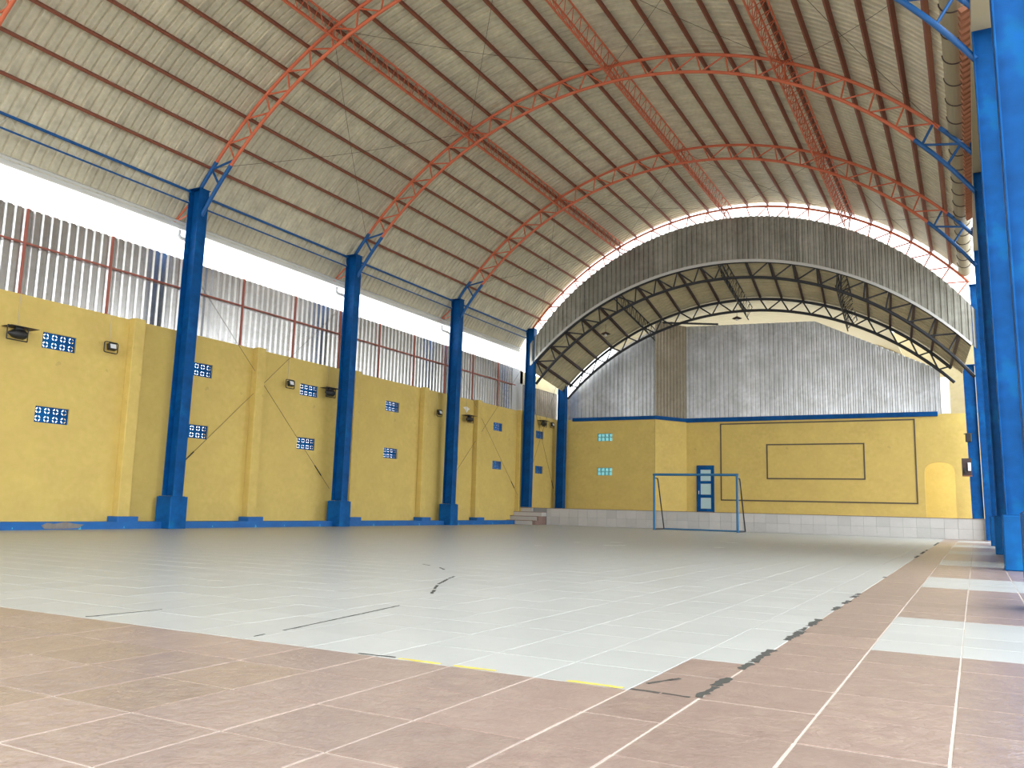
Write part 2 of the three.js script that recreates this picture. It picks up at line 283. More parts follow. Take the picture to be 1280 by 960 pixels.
part('closing_board', boxGeo(WALL_X - 0.16, WALL_X - 0.1, 6.0, 6.55, -35.8, -32.0), m.cream, clad2);
part('edge_sheet', boxGeo(WALL_X - 0.11, WALL_X - 0.1, 4.75, 6.6, -32.25, -31.3), m.zinc, clad2);
for (let k = 0; k < 11; k++) {
  const z = -10 - 2 * k, o = thing('cladding_post', `slim orange post on the tin cladding, ${ORD[10 - k]} from the stage`, 'post', [WALL_X - 0.06, WALL_TOP, z], 'orange posts on the tin cladding');
  part('shaft', boxGeo(-0.025, 0.025, 0, TIN_TOP - WALL_TOP - 0.02, -0.025, 0.025, 0.005), m.postRed, o); part('foot_plate', boxGeo(-0.06, 0.06, 0, 0.012, -0.06, 0.06), m.postRed, o);
}
tag(member('x', V(WALL_X - 0.06, 5.86, 2), V(WALL_X - 0.06, 5.86, -31.5), 0.035, 0.035, m.postRed, scene), 'cladding_rail', 'thin orange rail running across the grey tin cladding', 'rail');

// ---------------------------------------------------------------- main roof
const ceiling = struct(new THREE.Group(), 'ceiling', 'arched roof of ribbed pale metal sheets', 'roof');
const A_L = -58.6 * D, A_R = 47.4 * D;
{
  const shapes = [0, 1].map(() => 0);
  let g0 = null;
  for (let k = 0, z = 8.8; z > -32.0; z -= 0.8, k++) {
    g0 ??= sheetGeo(0, 0.8, 0.2, TRAPEZE, 0.042, () => A_L, () => A_R, (u, v, d) => V((ROOF_R + d) * Math.sin(v), (ROOF_R + d) * Math.cos(v), -u), 44, ROOF_R);
    const o = part('roof_sheet', g0, m.roof[Math.floor(rnd() * 3)], ceiling, V(CX, TOP.y, z)); o.rotation.z = rr(-0.0012, 0.0012);
  }
}
// purlins
const STEP = 4.15 * D;
const PUR_R = 10.69;
for (let k = -14; k <= 11; k++) {
  if (k === 0 || k === -13) continue;
  const a = k * STEP, p = on({ y: TOP.y, R: PUR_R }, CX, a, 0), side = k < 0 ? 'tin-clad wall' : 'open side';
  const n = Math.abs(k);
  const o = new THREE.Mesh(boxGeo(-0.027, 0.027, -0.06, 0.05, -32.0, 8.8, 0.006), k === -14 ? m.zinc : m.rust); o.position.set(p.x, p.y, 0); o.rotation.z = -a;
  tag(o, 'purlin', k === -14 ? 'pale grey edge purlin along the eave above the sky gap' : `rust red roof purlin, ${ORD[n - 1]} from the ridge towards the ${side}`, 'purlin', 'roof purlins');
}
// longitudinal lattice girders at three places across the roof
const GIRD = [[-6 * STEP, 'nearer the tin-clad wall'], [0, 'under the roof ridge'], [6 * STEP, 'nearer the open side']];
const bays = [[ARCH_Z[0] + 6, ARCH_Z[0], 'from the first arch towards the brown tiles'], [ARCH_Z[0], ARCH_Z[1], 'in the fourth bay from the stage'], [ARCH_Z[1], ARCH_Z[2], 'in the third bay from the stage'], [ARCH_Z[2], ARCH_Z[3], 'in the second bay from the stage'], [ARCH_Z[3], ARCH_Z[4] - 0.1, 'in the bay before the stage']];
function girder(name, a, z0, z1, ct, cb, cx, mat, label, group, wide = 0.17, cb2 = null, ct2 = null) {
  const P = (c, s, z) => { const p = on(c, cx, a, z); p.x += s * wide * Math.cos(a); p.y -= s * wide * Math.sin(a); return p; };
  const at = (c, c2, s, t) => { const p = P(c, s, z0), q = P(c2 || c, s, z1); return p.lerp(q, t); };
  const base = at(cb, cb2, 0, 0.5), o = thing(name, label, 'girder', base.toArray(), group);
  rod('chord', at(ct, ct2, -1, 0), at(ct, ct2, -1, 1), 0.024, mat, o); rod('chord', at(ct, ct2, 1, 0), at(ct, ct2, 1, 1), 0.024, mat, o); rod('chord', at(cb, cb2, 0, 0), at(cb, cb2, 0, 1), 0.026, mat, o);
  const n = Math.round(Math.abs(z1 - z0) / 0.22);
  for (const s of [-1, 1]) {
    const gs = [];
    for (let k = 0; k < n; k++) { const p = (k % 2 ? at(cb, cb2, 0, k / n) : at(ct, ct2, s, k / n)), q = (k % 2 ? at(ct, ct2, s, (k + 1) / n) : at(cb, cb2, 0, (k + 1) / n)); const d = q.clone().sub(p), L = d.length(), g = new THREE.CylinderGeometry(0.011, 0.011, L, 5, 1, true); g.applyQuaternion(new THREE.Quaternion().setFromUnitVectors(UP, d.divideScalar(L))); g.translate(...p.add(q).multiplyScalar(0.5).sub(base).toArray()); gs.push(g); }
    part('lacing_bar', mergeGeometries(gs), mat, o);
  }
  return o;
}
for (const [a, where] of GIRD) bays.forEach(([z0, z1, which], i) => girder('lattice_girder', a, z0, z1, { y: TOP.y, R: 10.64 }, { y: TOP.y, R: 10.2 }, CX, m.orange, `orange lattice girder ${where}, ${which}`, 'lattice girders under the roof'));
// arched trusses
function arch(name, z, label, ct, cb, cx, ends, mat, endMat, opt = {}) {
  const { step = STEP, rT = 0.042, rB = 0.042, rW = 0.021, group } = opt;
  const o = thing(name, label, 'truss', [cx, 0, z], group);
  const [tL0, tL1, tR1, tR0, bL0, bL1, bR1, bR0] = ends;             // end and colour-change angles, top and bottom chord
  const T = (nm, c, a0, a1, r, mm, seg) => part(nm, arcTube(0, c.y, c.R, a0, a1, r, 0, seg), mm, o);
  T('top_chord', ct, tL1, tR1, rT, mat, 64); T('bottom_chord', cb, bL1, bR1, rB, mat, 64);
  if (endMat) { T('top_chord_end', ct, tL0, tL1, rT + 0.008, endMat, 6); T('top_chord_end', ct, tR1, tR0, rT + 0.008, endMat, 6); T('bottom_chord_end', cb, bL0, bL1, rB + 0.008, endMat, 8); T('bottom_chord_end', cb, bR1, bR0, rB + 0.008, endMat, 8); }
  const n0 = Math.ceil(tL0 / step), n1 = Math.floor(tR0 / step);
  const W = (a, ca, b, cb_) => { const p = on(ca, cx, a, z), q = on(cb_, cx, b, z), blue = endMat && ((Math.min(a, b) < bL1) || Math.max(a, b) > bR1); rod('web_strut', p, q, blue ? rW + 0.008 : rW, blue ? endMat : mat, o); };
  for (let k = n0; k <= n1; k++) {
    const s = k <= 0 ? -1 : 1, a = k * step, b = a + 0.34 * step * s;
    if (b >= bL0 && b <= bR0) W(a, ct, b, cb);
    const a2 = a + step * s; if (a2 >= tL0 && a2 <= tR0 && b >= bL0 && b <= bR0) W(a2, ct, b, cb);
  }
  if (opt.mid) W(0, ct, 0.34 * step, cb);
  return o;
}
const nthFromStage = ['fifth', 'fourth', 'third', 'second'];
ARCH_Z.slice(0, 4).forEach((z, i) => arch('arch_truss', z, `orange arched roof truss with blue ends, ${nthFromStage[i]} from the stage counting the end arch`, TOP, BOT, CX, [-53 * D, -48.6 * D, 46.6 * D, 52.2 * D, -56.6 * D, -48.0 * D, 45.9 * D, 56.2 * D], m.orange, m.blueBar, { group: 'orange arched roof trusses', mid: true }));
arch('end_arch', ARCH_Z[4] - 0.08, 'thin orange end arch against the sky above the tin fascia', { y: 1.76, R: 10.7 }, { y: 1.9, R: 9.95 }, -8.03, [-52 * D, -52 * D, 50 * D, 50 * D, -55 * D, -55 * D, 54 * D, 54 * D], m.orange, null, { rT: 0.045, rB: 0.025, rW: 0.026, mid: true });
// cross bracing wires under the roof
for (const [i, j, bay] of [[1, 2, 'third'], [3, 4, 'bay before the']]) for (const [a, b, where] of [[-49.5, -25, 'above the tin-clad wall'], [-25, 0, 'left'], [0, 25, 'open'], [25, 47, 'edge']]) for (const sw of [0, 1]) {
  const c = { y: TOP.y, R: 10.58 }, p = on(c, CX, (sw ? b : a) * D, ARCH_Z[i]), q = on(c, CX, (sw ? a : b) * D, ARCH_Z[j]);
  const w = { 'above the tin-clad wall': 'over the tin-clad wall', left: 'between ridge and tin-clad wall', open: 'between ridge and open side', edge: 'over the open side' }[where];
  const mid = p.clone().add(q).multiplyScalar(0.5); mid.y -= 0.12;
  const o = thing('bracing_wire', `roof bracing wire ${w}, ${i === 1 ? 'third bay' : 'first bay'} from the stage, ${sw ? 'crossing over' : 'crossing back'}`, 'wire', mid.toArray(), 'roof bracing wires');
  part('wire', pathTube([p, mid, q].map((v) => v.clone().sub(mid)), 0.0055, 12, 5, 0.5), m.wire, o);
}

// ---------------------------------------------------------------- steel columns
const LEAN = 0.011;
function column(x, z, dir, y0, y1, label, group, plinth = true) {          // dir: +1 the room lies towards +x
  const o = thing('steel_column', label, 'column', [x, 0, z], group), w = 0.38, t = 0.016, f = 0.29, h = y1 - y0;
  const shaft = (nm, g) => { const q = part(nm, g, m.blue, o); q.position.set(0, y0, 0); q.rotation.z = -dir * LEAN; return q; };
  const s = dir;
  const X = (a, b) => [Math.min(s * a, s * b), Math.max(s * a, s * b)];
  shaft('flange', boxGeo(...X(-t, 0), 0, h, -f / 2, f / 2, 0.003)); shaft('flange', boxGeo(...X(-w, -w + t), 0, h, -f / 2, f / 2, 0.003)); shaft('web', boxGeo(...X(-w + t, -t), 0, h, -0.007, 0.007));
  shaft('cap_plate', boxGeo(...X(-w - 0.02, 0.02), h, h + 0.016, -f / 2 - 0.02, f / 2 + 0.02));
  if (plinth) { part('plinth', boxGeo(...X(-0.46, 0.05), 0, y0 - 0.012, -0.26, 0.22, 0.015), m.plinth, o); part('base_plate', boxGeo(...X(-0.43, 0.04), y0 - 0.012, y0, -0.18, 0.18), m.blue, o); }
  return o;
}
const colNames = ['', 'third', 'second', 'first'];
for (let i = 1; i < 4; i++) column(-16.37, ARCH_Z[i], 1, 0.75, 8.22, `blue steel column at the yellow wall, ${['', 'third before the stage stairs', 'second before the stage stairs', 'next to the stage stairs'][i]}`, 'blue columns along the yellow wall');
column(-16.37, ARCH_Z[4], 1, 0.7, 8.3, 'blue steel column standing on top of the stage stairs', 'blue columns along the yellow wall', false);
for (let i = 0; i < 4; i++) column(0.37, ARCH_Z[i], -1, 0.76, 8.62, `blue steel column of the open side row, ${['fourth', 'third', 'second', 'first'][i]} before the stage`, 'blue columns along the open side');
column(0.27, ARCH_Z[4] - 0.05, -1, 0.0, 8.5, 'blue steel column of the open side row at the stage corner', 'blue columns along the open side', false);
column(-16.42, -35.2, 1, STAGE_Y, 6.35, 'blue steel column on the stage beside the yellow back wall vents', 'blue columns on the stage', false);
column(-0.11, -35.2, -1, STAGE_Y, 6.3, 'blue steel column on the stage beside the arched niche', 'blue columns on the stage', false);
// eave lattice beam between the columns at the wall
for (let i = 0; i < 5; i++) {
  const z0 = i ? ARCH_Z[i - 1] - 0.15 : ARCH_Z[0] + 6, z1 = ARCH_Z[i] + 0.15, x = -16.62;
  const o = thing('eave_beam', `slim blue lattice eave beam above the sky gap, ${['towards the brown tiles', 'fourth bay from the stage', 'third bay from the stage', 'second bay from the stage', 'bay before the stage'][i]}`, 'beam', [x, 8.0, (z0 + z1) / 2], 'blue eave beams');
  rod('top_bar', V(x, 8.18, z0), V(x, 8.18, z1), 0.034, m.blueBar, o); rod('bottom_bar', V(x, 7.88, z0), V(x, 7.88, z1), 0.022, m.blueBar, o);
  const pts = []; const n = 26; for (let k = 0; k <= n; k++) pts.push(V(0, (k % 2 ? 0.18 : -0.12), (z0 + (z1 - z0) * k / n) - (z0 + z1) / 2));
  part('lacing_bar', pathTube(pts, 0.007, n * 2, 4, 0), m.zinc, o);
}
// eave gutter and downpipes at the wall side
{
  const o = thing('eave_gutter', 'long pale eave gutter above the sky gap', 'gutter', [-17.2, 7.475, -15]);
  const s = []; for (let k = 0; k <= 10; k++) { const a = Math.PI * k / 10; s.push([-0.09 * Math.cos(a), -0.09 * Math.sin(a)]); }
  for (let k = 10; k >= 0; k--) { const a = Math.PI * k / 10; s.push([-0.082 * Math.cos(a), -0.082 * Math.sin(a)]); }
  part('trough', slabGeo(s, 40.8, (u, v, d) => V(u, v, -17 + d)), m.zinc, o);
  for (let z = 2; z > -32; z -= 2) part('hanger', boxGeo(-0.1, 0.12, -0.005, 0.012, z + 15 - 0.02, z + 15 + 0.02), m.zinc, o);
}
for (let i = 1; i < 4; i++) {
  const z = ARCH_Z[i], o = thing('downpipe', `white rain pipe with two bends behind the blue column, ${['', 'third before the stage stairs', 'second before the stage stairs', 'next to the stage stairs'][i]}`, 'pipe', [-17.22, 5.0, z]);
  part('pipe', pathTube([V(0, 2.36, -0.1), V(0, 2.22, -0.1), V(0, 2.17, -0.15), V(0, 2.17, -0.4), V(-0.02, 2.17, -0.62), V(-0.02, 2.1, -0.68), V(-0.02, 0, -0.68)], 0.05, 60, 10), m.pvc, o);
  const e = thing('eave_strut', `short orange outrigger strut from column to eave gutter, ${['', 'third before the stage stairs', 'second before the stage stairs', 'next to the stage stairs'][i]}`, 'strut', [-16.72, 7.9, z], 'outrigger struts');
  rod('strut', V(-16.72, 7.85, z + 0.1), V(-17.16, 7.5, z + 0.1), 0.025, m.orange, e); rod('stay', V(-16.72, 7.6, z + 0.1), V(-17.12, 7.5, z + 0.1), 0.018, m.orange, e);
}
// crossed tie rods along the wall
for (const [z0, z1, which] of [[ARCH_Z[1], ARCH_Z[2], 'third bay before the stage'], [ARCH_Z[3], ARCH_Z[4], 'bay before the stage'], [ARCH_Z[4], -35.2, 'beside the stage floor']]) for (const up of [0, 1]) {
  const y0 = up ? 1.2 : 6.5, y1 = up ? 6.55 : 1.1, rx = z1 < -34 ? -16.765 : -16.88, a = V(rx, y0, z0 - 0.1), b = V(rx, y1, z1 + 0.1), o = thing('tie_rod', `thin tie rod ${up ? 'rising' : 'falling'} towards the stage along the yellow wall, ${which}`, 'tie rod', a.clone().add(b).multiplyScalar(0.5).toArray(), 'crossed tie rods along the yellow wall');
  rod('rod', a, b, 0.006, m.wire, o); const lo = up ? a : b, hi = up ? b : a, d = hi.clone().sub(lo).normalize(); rod('turnbuckle', lo.clone().addScaledVector(d, 0.55), lo.clone().addScaledVector(d, 0.95), 0.016, m.black, o);
}

// ---------------------------------------------------------------- lamps on the wall
function bigLamp(z, y, where) {
  const o = thing('wall_lamp', `black wall lamp with square bracket and flat hood, ${where}`, 'lamp', [WALL_X, y, z], 'hooded lamps on the yellow wall');
  const x = 0.3, w = 0.24, h = 0.14, loop = [V(x, h, w), V(x, -h, w), V(x, -h, -w * 0.75), V(x, h, -w * 0.75), V(x, h, w)];
  for (let i = 0; i < 4; i++) rod('bracket_bar', loop[i].clone().add(o.position), loop[i + 1].clone().add(o.position), 0.012, m.black, o);
  rod('arm', V(0, h, -0.1).add(o.position), V(x, h, -0.1).add(o.position), 0.012, m.black, o);
  const lam = [[0, 0.2], [0.03, 0.19], [0.05, 0.15], [0.085, 0.1], [0.1, 0.02], [0.1, -0.12], [0.07, -0.17], [0, -0.18]].map(([r, a]) => new THREE.Vector2(r, a));
  const body = new THREE.LatheGeometry(lam, 16); body.rotateX(Math.PI / 2); body.translate(0.22, 0, -0.02);
  part('lamp_body', body, m.black, o);
  part('neck', boxGeo(0.18, 0.26, 0.05, 0.14, -0.1, 0.05), m.black, o);
  part('hood', boxGeo(0.02, 0.36, h, h + 0.008, -0.38, 0.2), m.darkRust, o);
  rod('cable', V(0.012, h, -0.12).add(o.position), V(0.012, WALL_TOP - y, -0.12).add(o.position), 0.006, m.cable, o);
}
function smallLamp(z, y, where) {
  const o = thing('flood_lamp', `small flood lamp in a black ring bracket, ${where}`, 'lamp', [WALL_X, y, z], 'small flood lamps on the yellow wall');
  const pts = []; for (let k = 0; k <= 32; k++) { const a = k / 32 * Math.PI * 2, c = Math.cos(a), s = Math.sin(a); pts.push(V(0.16, 0.12 * Math.sign(s) * Math.sqrt(Math.sqrt(Math.abs(s))), 0.17 * Math.sign(c) * Math.sqrt(Math.sqrt(Math.abs(c))))); }
  part('ring_bracket', pathTube(pts, 0.012, 64, 6, 0.5), m.black, o);
  rod('arm', V(0, 0.12, -0.1).add(o.position), V(0.16, 0.12, -0.1).add(o.position), 0.01, m.black, o);
  const b = part('lamp_body', boxGeo(-0.045, 0.045, -0.075, 0.075, -0.1, 0.1, 0.01), m.black, o); b.position.set(0.16, 0.02, -0.02); b.rotation.set(0, 0, 0.25);
  part('lens', boxGeo(0.045, 0.052, -0.05, 0.05, -0.07, 0.07), m.led, b);
  rod('cable', V(0.012, 0.12, -0.05).add(o.position), V(0.012, WALL_TOP - y, -0.05).add(o.position), 0.006, m.cable, o);
}
bigLamp(-9.88, 3.89, 'before the first pair of vent blocks'); smallLamp(-12.05, 4.0, 'past the first pair of vent blocks');
smallLamp(-17.75, 3.97, 'before the third column from the stage'); bigLamp(-19.35, 3.93, 'behind the middle blue column'); smallLamp(-25.4, 3.98, 'before the column next to the stairs');
bigLamp(-27.35, 3.96, 'past the column next to the stairs'); bigLamp(-33.7, 4.4, 'above the stage floor'); smallLamp(-34.75, 4.44, 'above the stage floor');

// ---------------------------------------------------------------- stage
const stage = struct(new THREE.Mesh(boxGeo(-17.0, 0.31, 0, STAGE_Y - 0.012, -38.0, STAGE_Z - 0.012), m.groutGrey), 'stage', 'raised tiled stage platform across the hall end', 'stage');
part('stage_top', boxGeo(-17.0, 0.33, STAGE_Y - 0.012, STAGE_Y, -38.0, STAGE_Z + 0.02, 0.004), m.brownStone, stage);
for (let r = 0; r < 2; r++) for (let x = 0.31, k = 0; x > -15.65; x -= 0.416, k++) { const x0 = Math.max(x - 0.416, -15.68); part('stage_tile', boxGeo(x0 + 0.003, x - 0.003, r * 0.34 + 0.003, Math.min((r + 1) * 0.34, STAGE_Y - 0.014) - 0.003, STAGE_Z - 0.012, STAGE_Z, 0.002), m.stageTile[Math.floor(rnd() * 3)], stage); }
const stairs = thing('stage_stairs', 'pale tiled four-step stairs up to the stage', 'stairs', [-16.3, 0, -31.5]);
const RISE = STAGE_Y / 4;
for (let k = 0; k < 4; k++) {
  const z1 = -30.9 - k * 0.3, x1 = k === 3 ? -16.3 : -15.82 + 0.07 * k - 0.0, x0 = -16.99;
  const st = part('step', boxGeo(x0, x1, k * RISE, (k + 1) * RISE - 0.02, STAGE_Z + 0.015, z1, 0.004), m.stageTile[k % 3], stairs, stairs.position.clone());
  part('nosing', boxGeo(x0, x1, (k + 1) * RISE - 0.02, (k + 1) * RISE, STAGE_Z + 0.015, z1 + 0.02, 0.004), m.brownStone, st);
}
{ // stepped stringer closing the stair end
  const sh = [[30.92, 0], [31.95, 0], [31.95, 0.55]]; for (let k = 2; k >= 0; k--) { sh.push([30.92 + k * 0.3, (k + 1) * RISE], [30.92 + k * 0.3, k * RISE]); }
  part('stringer', slabGeo(sh.slice(0, 2).concat([[31.95, RISE * 3], [31.52, RISE * 3], [31.52, RISE * 2], [31.22, RISE * 2], [31.22, RISE], [30.92, RISE]]), 0.11, (u, v, d) => V(-15.8 + d, v, -u)), m.brownStone, stairs, V(0, 0, 0));
}
stairs.children.forEach((c) => { c.position.copy(stairs.position).multiplyScalar(-1); });

// back wall of the stage
const B1 = -35.8, B2 = -37.4, XB0 = -12.28, XB1 = -11.36, XE = 0.6;
const blockHoles = [[-14.69, 3.94], [-14.69, 2.385]], GW = 0.74, GH = 0.35;
const wallBack = struct(new THREE.Group(), 'wall_back', 'yellow plastered wall behind the stage', 'wall');
part('wall_length', slabGeo(rect(-17, XB0, STAGE_Y, WALL_TOP), 0.14, (u, v, d) => V(u, v, B1 - 0.14 + d), blockHoles.map(([x, y]) => rect(x - GW / 2, x + GW / 2, y - GH / 2, y + GH / 2))), m.yellow, wallBack);
{ const dx = XB1 - XB0, dz = B2 - B1, L = Math.hypot(dx, dz); part('wall_return', slabGeo(rect(-0.02, L + 0.04, STAGE_Y, WALL_TOP), 0.1, (u, v, d) => V(XB0 + dx * u / L + d * dz / L, v, B1 + dz * u / L - d * dx / L)), m.yellow, wallBack); }
const niche = new THREE.Path(); niche.moveTo(-1.7, STAGE_Y + 0.0001); niche.lineTo(-0.64, STAGE_Y + 0.0001); niche.lineTo(-0.64, 2.42); niche.absellipse(-1.17, 2.42, 0.53, 0.44, 0, Math.PI, false); niche.lineTo(-1.7, STAGE_Y + 0.0001);
{
  const pts = [[XB1 - 0.05, STAGE_Y], [-1.7, STAGE_Y], [-1.7, 2.42]]; for (let k = 1; k < 16; k++) { const a = Math.PI - Math.PI * k / 16, q = 0.75; pts.push([-1.17 + 0.53 * Math.sign(Math.cos(a)) * Math.pow(Math.abs(Math.cos(a)), q), 2.42 + 0.44 * Math.pow(Math.sin(a), q)]); } pts.push([-0.64, 2.42], [-0.64, STAGE_Y], [XE, STAGE_Y], [XE, WALL_TOP], [XB1 - 0.05, WALL_TOP]);
  part('wall_length', slabGeo(pts, 0.14, (u, v, d) => V(u, v, B2 - 0.14 + d)), m.yellow, wallBack);
}
struct(new THREE.Mesh(boxGeo(-4, 1.6, -0.26, 3.6, -40.6, -40.4), m.yellow), 'wall_passage', 'yellow yard wall seen through the arched opening', 'wall');
// blue band between plaster and tin
struct(new THREE.Mesh(boxGeo(-16.3, XB0 + 0.02, WALL_TOP - 0.07, WALL_TOP + 0.09, B1 - 0.02, B1 + 0.05, 0.006), m.blue), 'trim_1', 'blue band on the short back wall length beside the column', 'trim');
{ const dx = XB1 - XB0, dz = B2 - B1, L = Math.hypot(dx, dz); struct(new THREE.Mesh(slabGeo(rect(0, L, WALL_TOP - 0.07, WALL_TOP + 0.09), 0.05, (u, v, d) => V(XB0 + dx * u / L - d * dz / L, v, B1 + dz * u / L + d * dx / L)), m.blue), 'trim_2', 'blue band on the slanting back wall return', 'trim'); }
struct(new THREE.Mesh(boxGeo(XB1, -1.14, WALL_TOP - 0.09, WALL_TOP + 0.1, B2, B2 + 0.07, 0.006), m.blue), 'trim_3', 'long blue band above the framed back wall', 'trim');
// tin gable behind the stage
const tin = struct(new THREE.Group(), 'wall_back_cladding', 'stained silver tin sheets above the yellow back wall', 'cladding');
const SB = { y: -1.2, R: 10.8 }, SBi = { y: -1.74, R: 10.86 }, SBX = -8.38;
const topB = (x) => Math.min(9.15, -1.74 + Math.sqrt(Math.max(0, 11.1 ** 2 - (x - SBX) ** 2)) + 0.15);
for (let x = -17.0; x < XB0 - 0.05; x += 0.8) part('tin_sheet', sheetGeo(x, Math.min(x + 0.8, XB0), 0.2, BACKP, 0.05, () => WALL_TOP, topB, (u, v, d) => V(u, v, B1 - 0.05 - d), 4), m.tinBack[Math.floor(rnd() * 3)], tin);
{ const dx = XB1 - XB0, dz = B2 - B1, L = Math.hypot(dx, dz); for (const [a, b] of [[-0.02, L / 2], [L / 2, L + 0.06]]) part('tin_sheet', sheetGeo(a, b, 0.2, BACKP, 0.05, () => WALL_TOP, () => 9.15, (u, v, d) => V(XB0 + dx * u / L + d * dz / L, v, B1 + dz * u / L - d * dx / L), 4), m.tinBrown, tin); }
const topG = (x) => x < -5.71 ? 9.15 - 0.21 * (x + 11.38) / 5.67 : 8.94 - 2.39 * (x + 5.71) / 4.73;
for (let x = XB1; x < -1.15; x += 0.8) part('tin_sheet', sheetGeo(x, Math.min(x + 0.8, -1.0), 0.2, BACKP, 0.05, () => WALL_TOP, topG, (u, v, d) => V(u, v, B2 - 0.04 - d), 4), m.tinBack[Math.floor(rnd() * 3)], tin);
// painted frames on the back wall
function frame(x0, x1, y0, y1, label) {
  const o = thing('wall_frame', label, 'frame', [(x0 + x1) / 2, y0, B2 + 0.006]), t = 0.055;
  for (const [a, b, c, d] of [[x0, x1, y0, y0 + t], [x0, x1, y1 - t, y1], [x0, x0 + t, y0 + t, y1 - t], [x1 - t, x1, y0 + t, y1 - t]]) part('frame_bar', boxGeo((a - b) / 2, (b - a) / 2, (c - d) / 2, (d - c) / 2, -0.008, 0.012), m.wire, o, V((a + b) / 2, (c + d) / 2, B2 + 0.006));
}
frame(-9.83, -1.97, 1.2, 4.6, 'large black outline rectangle on the yellow back wall'); frame(-7.83, -3.88, 2.15, 3.66, 'smaller black outline rectangle inside the large one');
// door
const door = struct(new THREE.Group(), 'door_1', 'blue back wall door with three pale panes', 'door'); door.position.set(-10.5, STAGE_Y, B2 + 0.01);
{
  const w = 0.39, h = 2.05;
  for (const [a, b, c, d] of [[-w, -w + 0.06, 0, h], [w - 0.06, w, 0, h], [-w + 0.06, w - 0.06, h - 0.06, h]]) part('jamb', boxGeo(a, b, c, d, -0.02, 0.07, 0.005), m.blue, door);
  const leaf = part('leaf', slabGeo(rect(-w + 0.065, w - 0.065, 0.01, h - 0.065), 0.04, (u, v, d) => V(u, v, d), [[0.14, 0.62], [0.76, 1.24], [1.36, 1.86]].map(([a, b]) => rect(-0.22, 0.25, a, b))), m.blue, door);
  for (const [a, b] of [[0.14, 0.62], [0.76, 1.24], [1.36, 1.86]]) part('pane', boxGeo(-0.215, 0.245, a + 0.004, b - 0.004, 0.012, 0.028), m.doorPane, leaf);
  rod('handle', V(-0.285, 0.78, 0.08).add(door.position), V(-0.285, 0.92, 0.08).add(door.position), 0.014, m.steel, leaf);
}
// glass block windows
blockHoles.forEach(([x, y], i) => {
  const w = struct(new THREE.Group(), 'window_' + (i + 1), `${i ? 'lower' : 'upper'} glass block window in the yellow back wall`, 'window'); w.position.set(x, y, B1 - 0.07);
  for (let a = 0; a < 4; a++) for (let b = 0; b < 2; b++) { const cx = -GW / 2 + GW * (a + 0.5) / 4, cy = -GH / 2 + GH * (b + 0.5) / 2; part('glass_block', boxGeo(cx - 0.08, cx + 0.08, cy - 0.075, cy + 0.075, -0.04, 0.04, 0.012), m.glass, w); }
  part('mortar', slabGeo(rect(-GW / 2, GW / 2, -GH / 2, GH / 2), 0.06, (u, v, d) => V(u, v, d - 0.03), [0, 1, 2, 3].flatMap((a) => [0, 1].map((b) => { const cx = -GW / 2 + GW * (a + 0.5) / 4, cy = -GH / 2 + GH * (b + 0.5) / 2; return rect(cx - 0.08, cx + 0.08, cy - 0.075, cy + 0.075); }))), m.mint, w);
});

// ---------------------------------------------------------------- stage canopy: fascia, dark trusses, roof
const FA = { y: -0.85, R: 11.18 }, FAi = { y: -0.75, R: 10.46 }, FAX = -8.28, Z_A = -31.96, Z_B = -35.2;
const fascia = struct(new THREE.Group(), 'fascia', 'arched band of grey tin sheets over the stage front', 'cladding');
{
  const bot = (x) => FA.y - 0.05 + Math.sqrt(11.2 ** 2 - (x - FAX) ** 2), top = (x) => 1.83 + Math.sqrt(Math.max(0.01, 10.22 ** 2 - (x + 8.1) ** 2));
  for (let x = -16.5; x < 0.25; x += 0.8) part('tin_sheet', sheetGeo(x, Math.min(x + 0.8, 0.35), 0.2, BACKP, 0.06, bot, top, (u, v, d) => V(u, v, -31.72 - d), 1), m.fascia[Math.floor(rnd() * 3)], fascia);
  const pts = []; for (let k = 0; k <= 40; k++) { const x = -16.45 + 16.6 * k / 40; pts.push([x, bot(x) - 0.06]); } for (let k = 40; k >= 0; k--) { const x = -16.45 + 16.6 * k / 40; pts.push([x, bot(x) + 0.05]); }
  part('edge_strip', slabGeo(pts, 0.02, (u, v, d) => V(u, v, -31.72 + d)), m.zinc, fascia);
}
const eA = [-47.2 * D, -47.2 * D, 49 * D, 49 * D, -50.2 * D, -50.2 * D, 54 * D, 54 * D];
arch('canopy_truss', Z_A - 0.04, 'dark arched truss at the stage front under the tin fascia', FA, FAi, FAX, eA, m.dark, null, { rT: 0.06, rB: 0.06, rW: 0.03, step: 4.6 * D, mid: true });
arch('canopy_truss', Z_B, 'dark arched truss further in, above the stage columns', SB, SBi, SBX, [-46.5 * D, -46.5 * D, 46.5 * D, 46.5 * D, -46.8 * D, -46.8 * D, 46.8 * D, 46.8 * D], m.dark, null, { rT: 0.06, rB: 0.06, rW: 0.03, step: 4.6 * D, mid: true });
const sroof = struct(new THREE.Group(), 'stage_ceiling', 'beige ribbed sheets of the arched stage canopy', 'roof');
const lerp = (a, b, t) => a + (b - a) * t;
const RA = { y: FA.y, R: FA.R + 0.13 }, RB = { y: SB.y, R: SB.R + 0.13 };
for (let k = 0; k < 4; k++) { const z0 = Z_A - k * 0.83, z1 = z0 - 0.83; part('roof_sheet', sheetGeo(-z0, -z1, 0.2, TRAPEZE, 0.03, () => -48.5 * D, () => 48.5 * D, (u, v, d) => { const t = (u + Z_A) / (Z_A - Z_B), R = lerp(RA.R, RB.R, t) + d; return V(lerp(FAX, SBX, t) + R * Math.sin(v), lerp(RA.y, RB.y, t) + R * Math.cos(v), -u); }, 36, 11), m.stageRoof[k % 3], sroof); }
const broof = struct(new THREE.Group(), 'rear_ceiling', 'pale cream roof sheets behind the stage truss', 'roof');
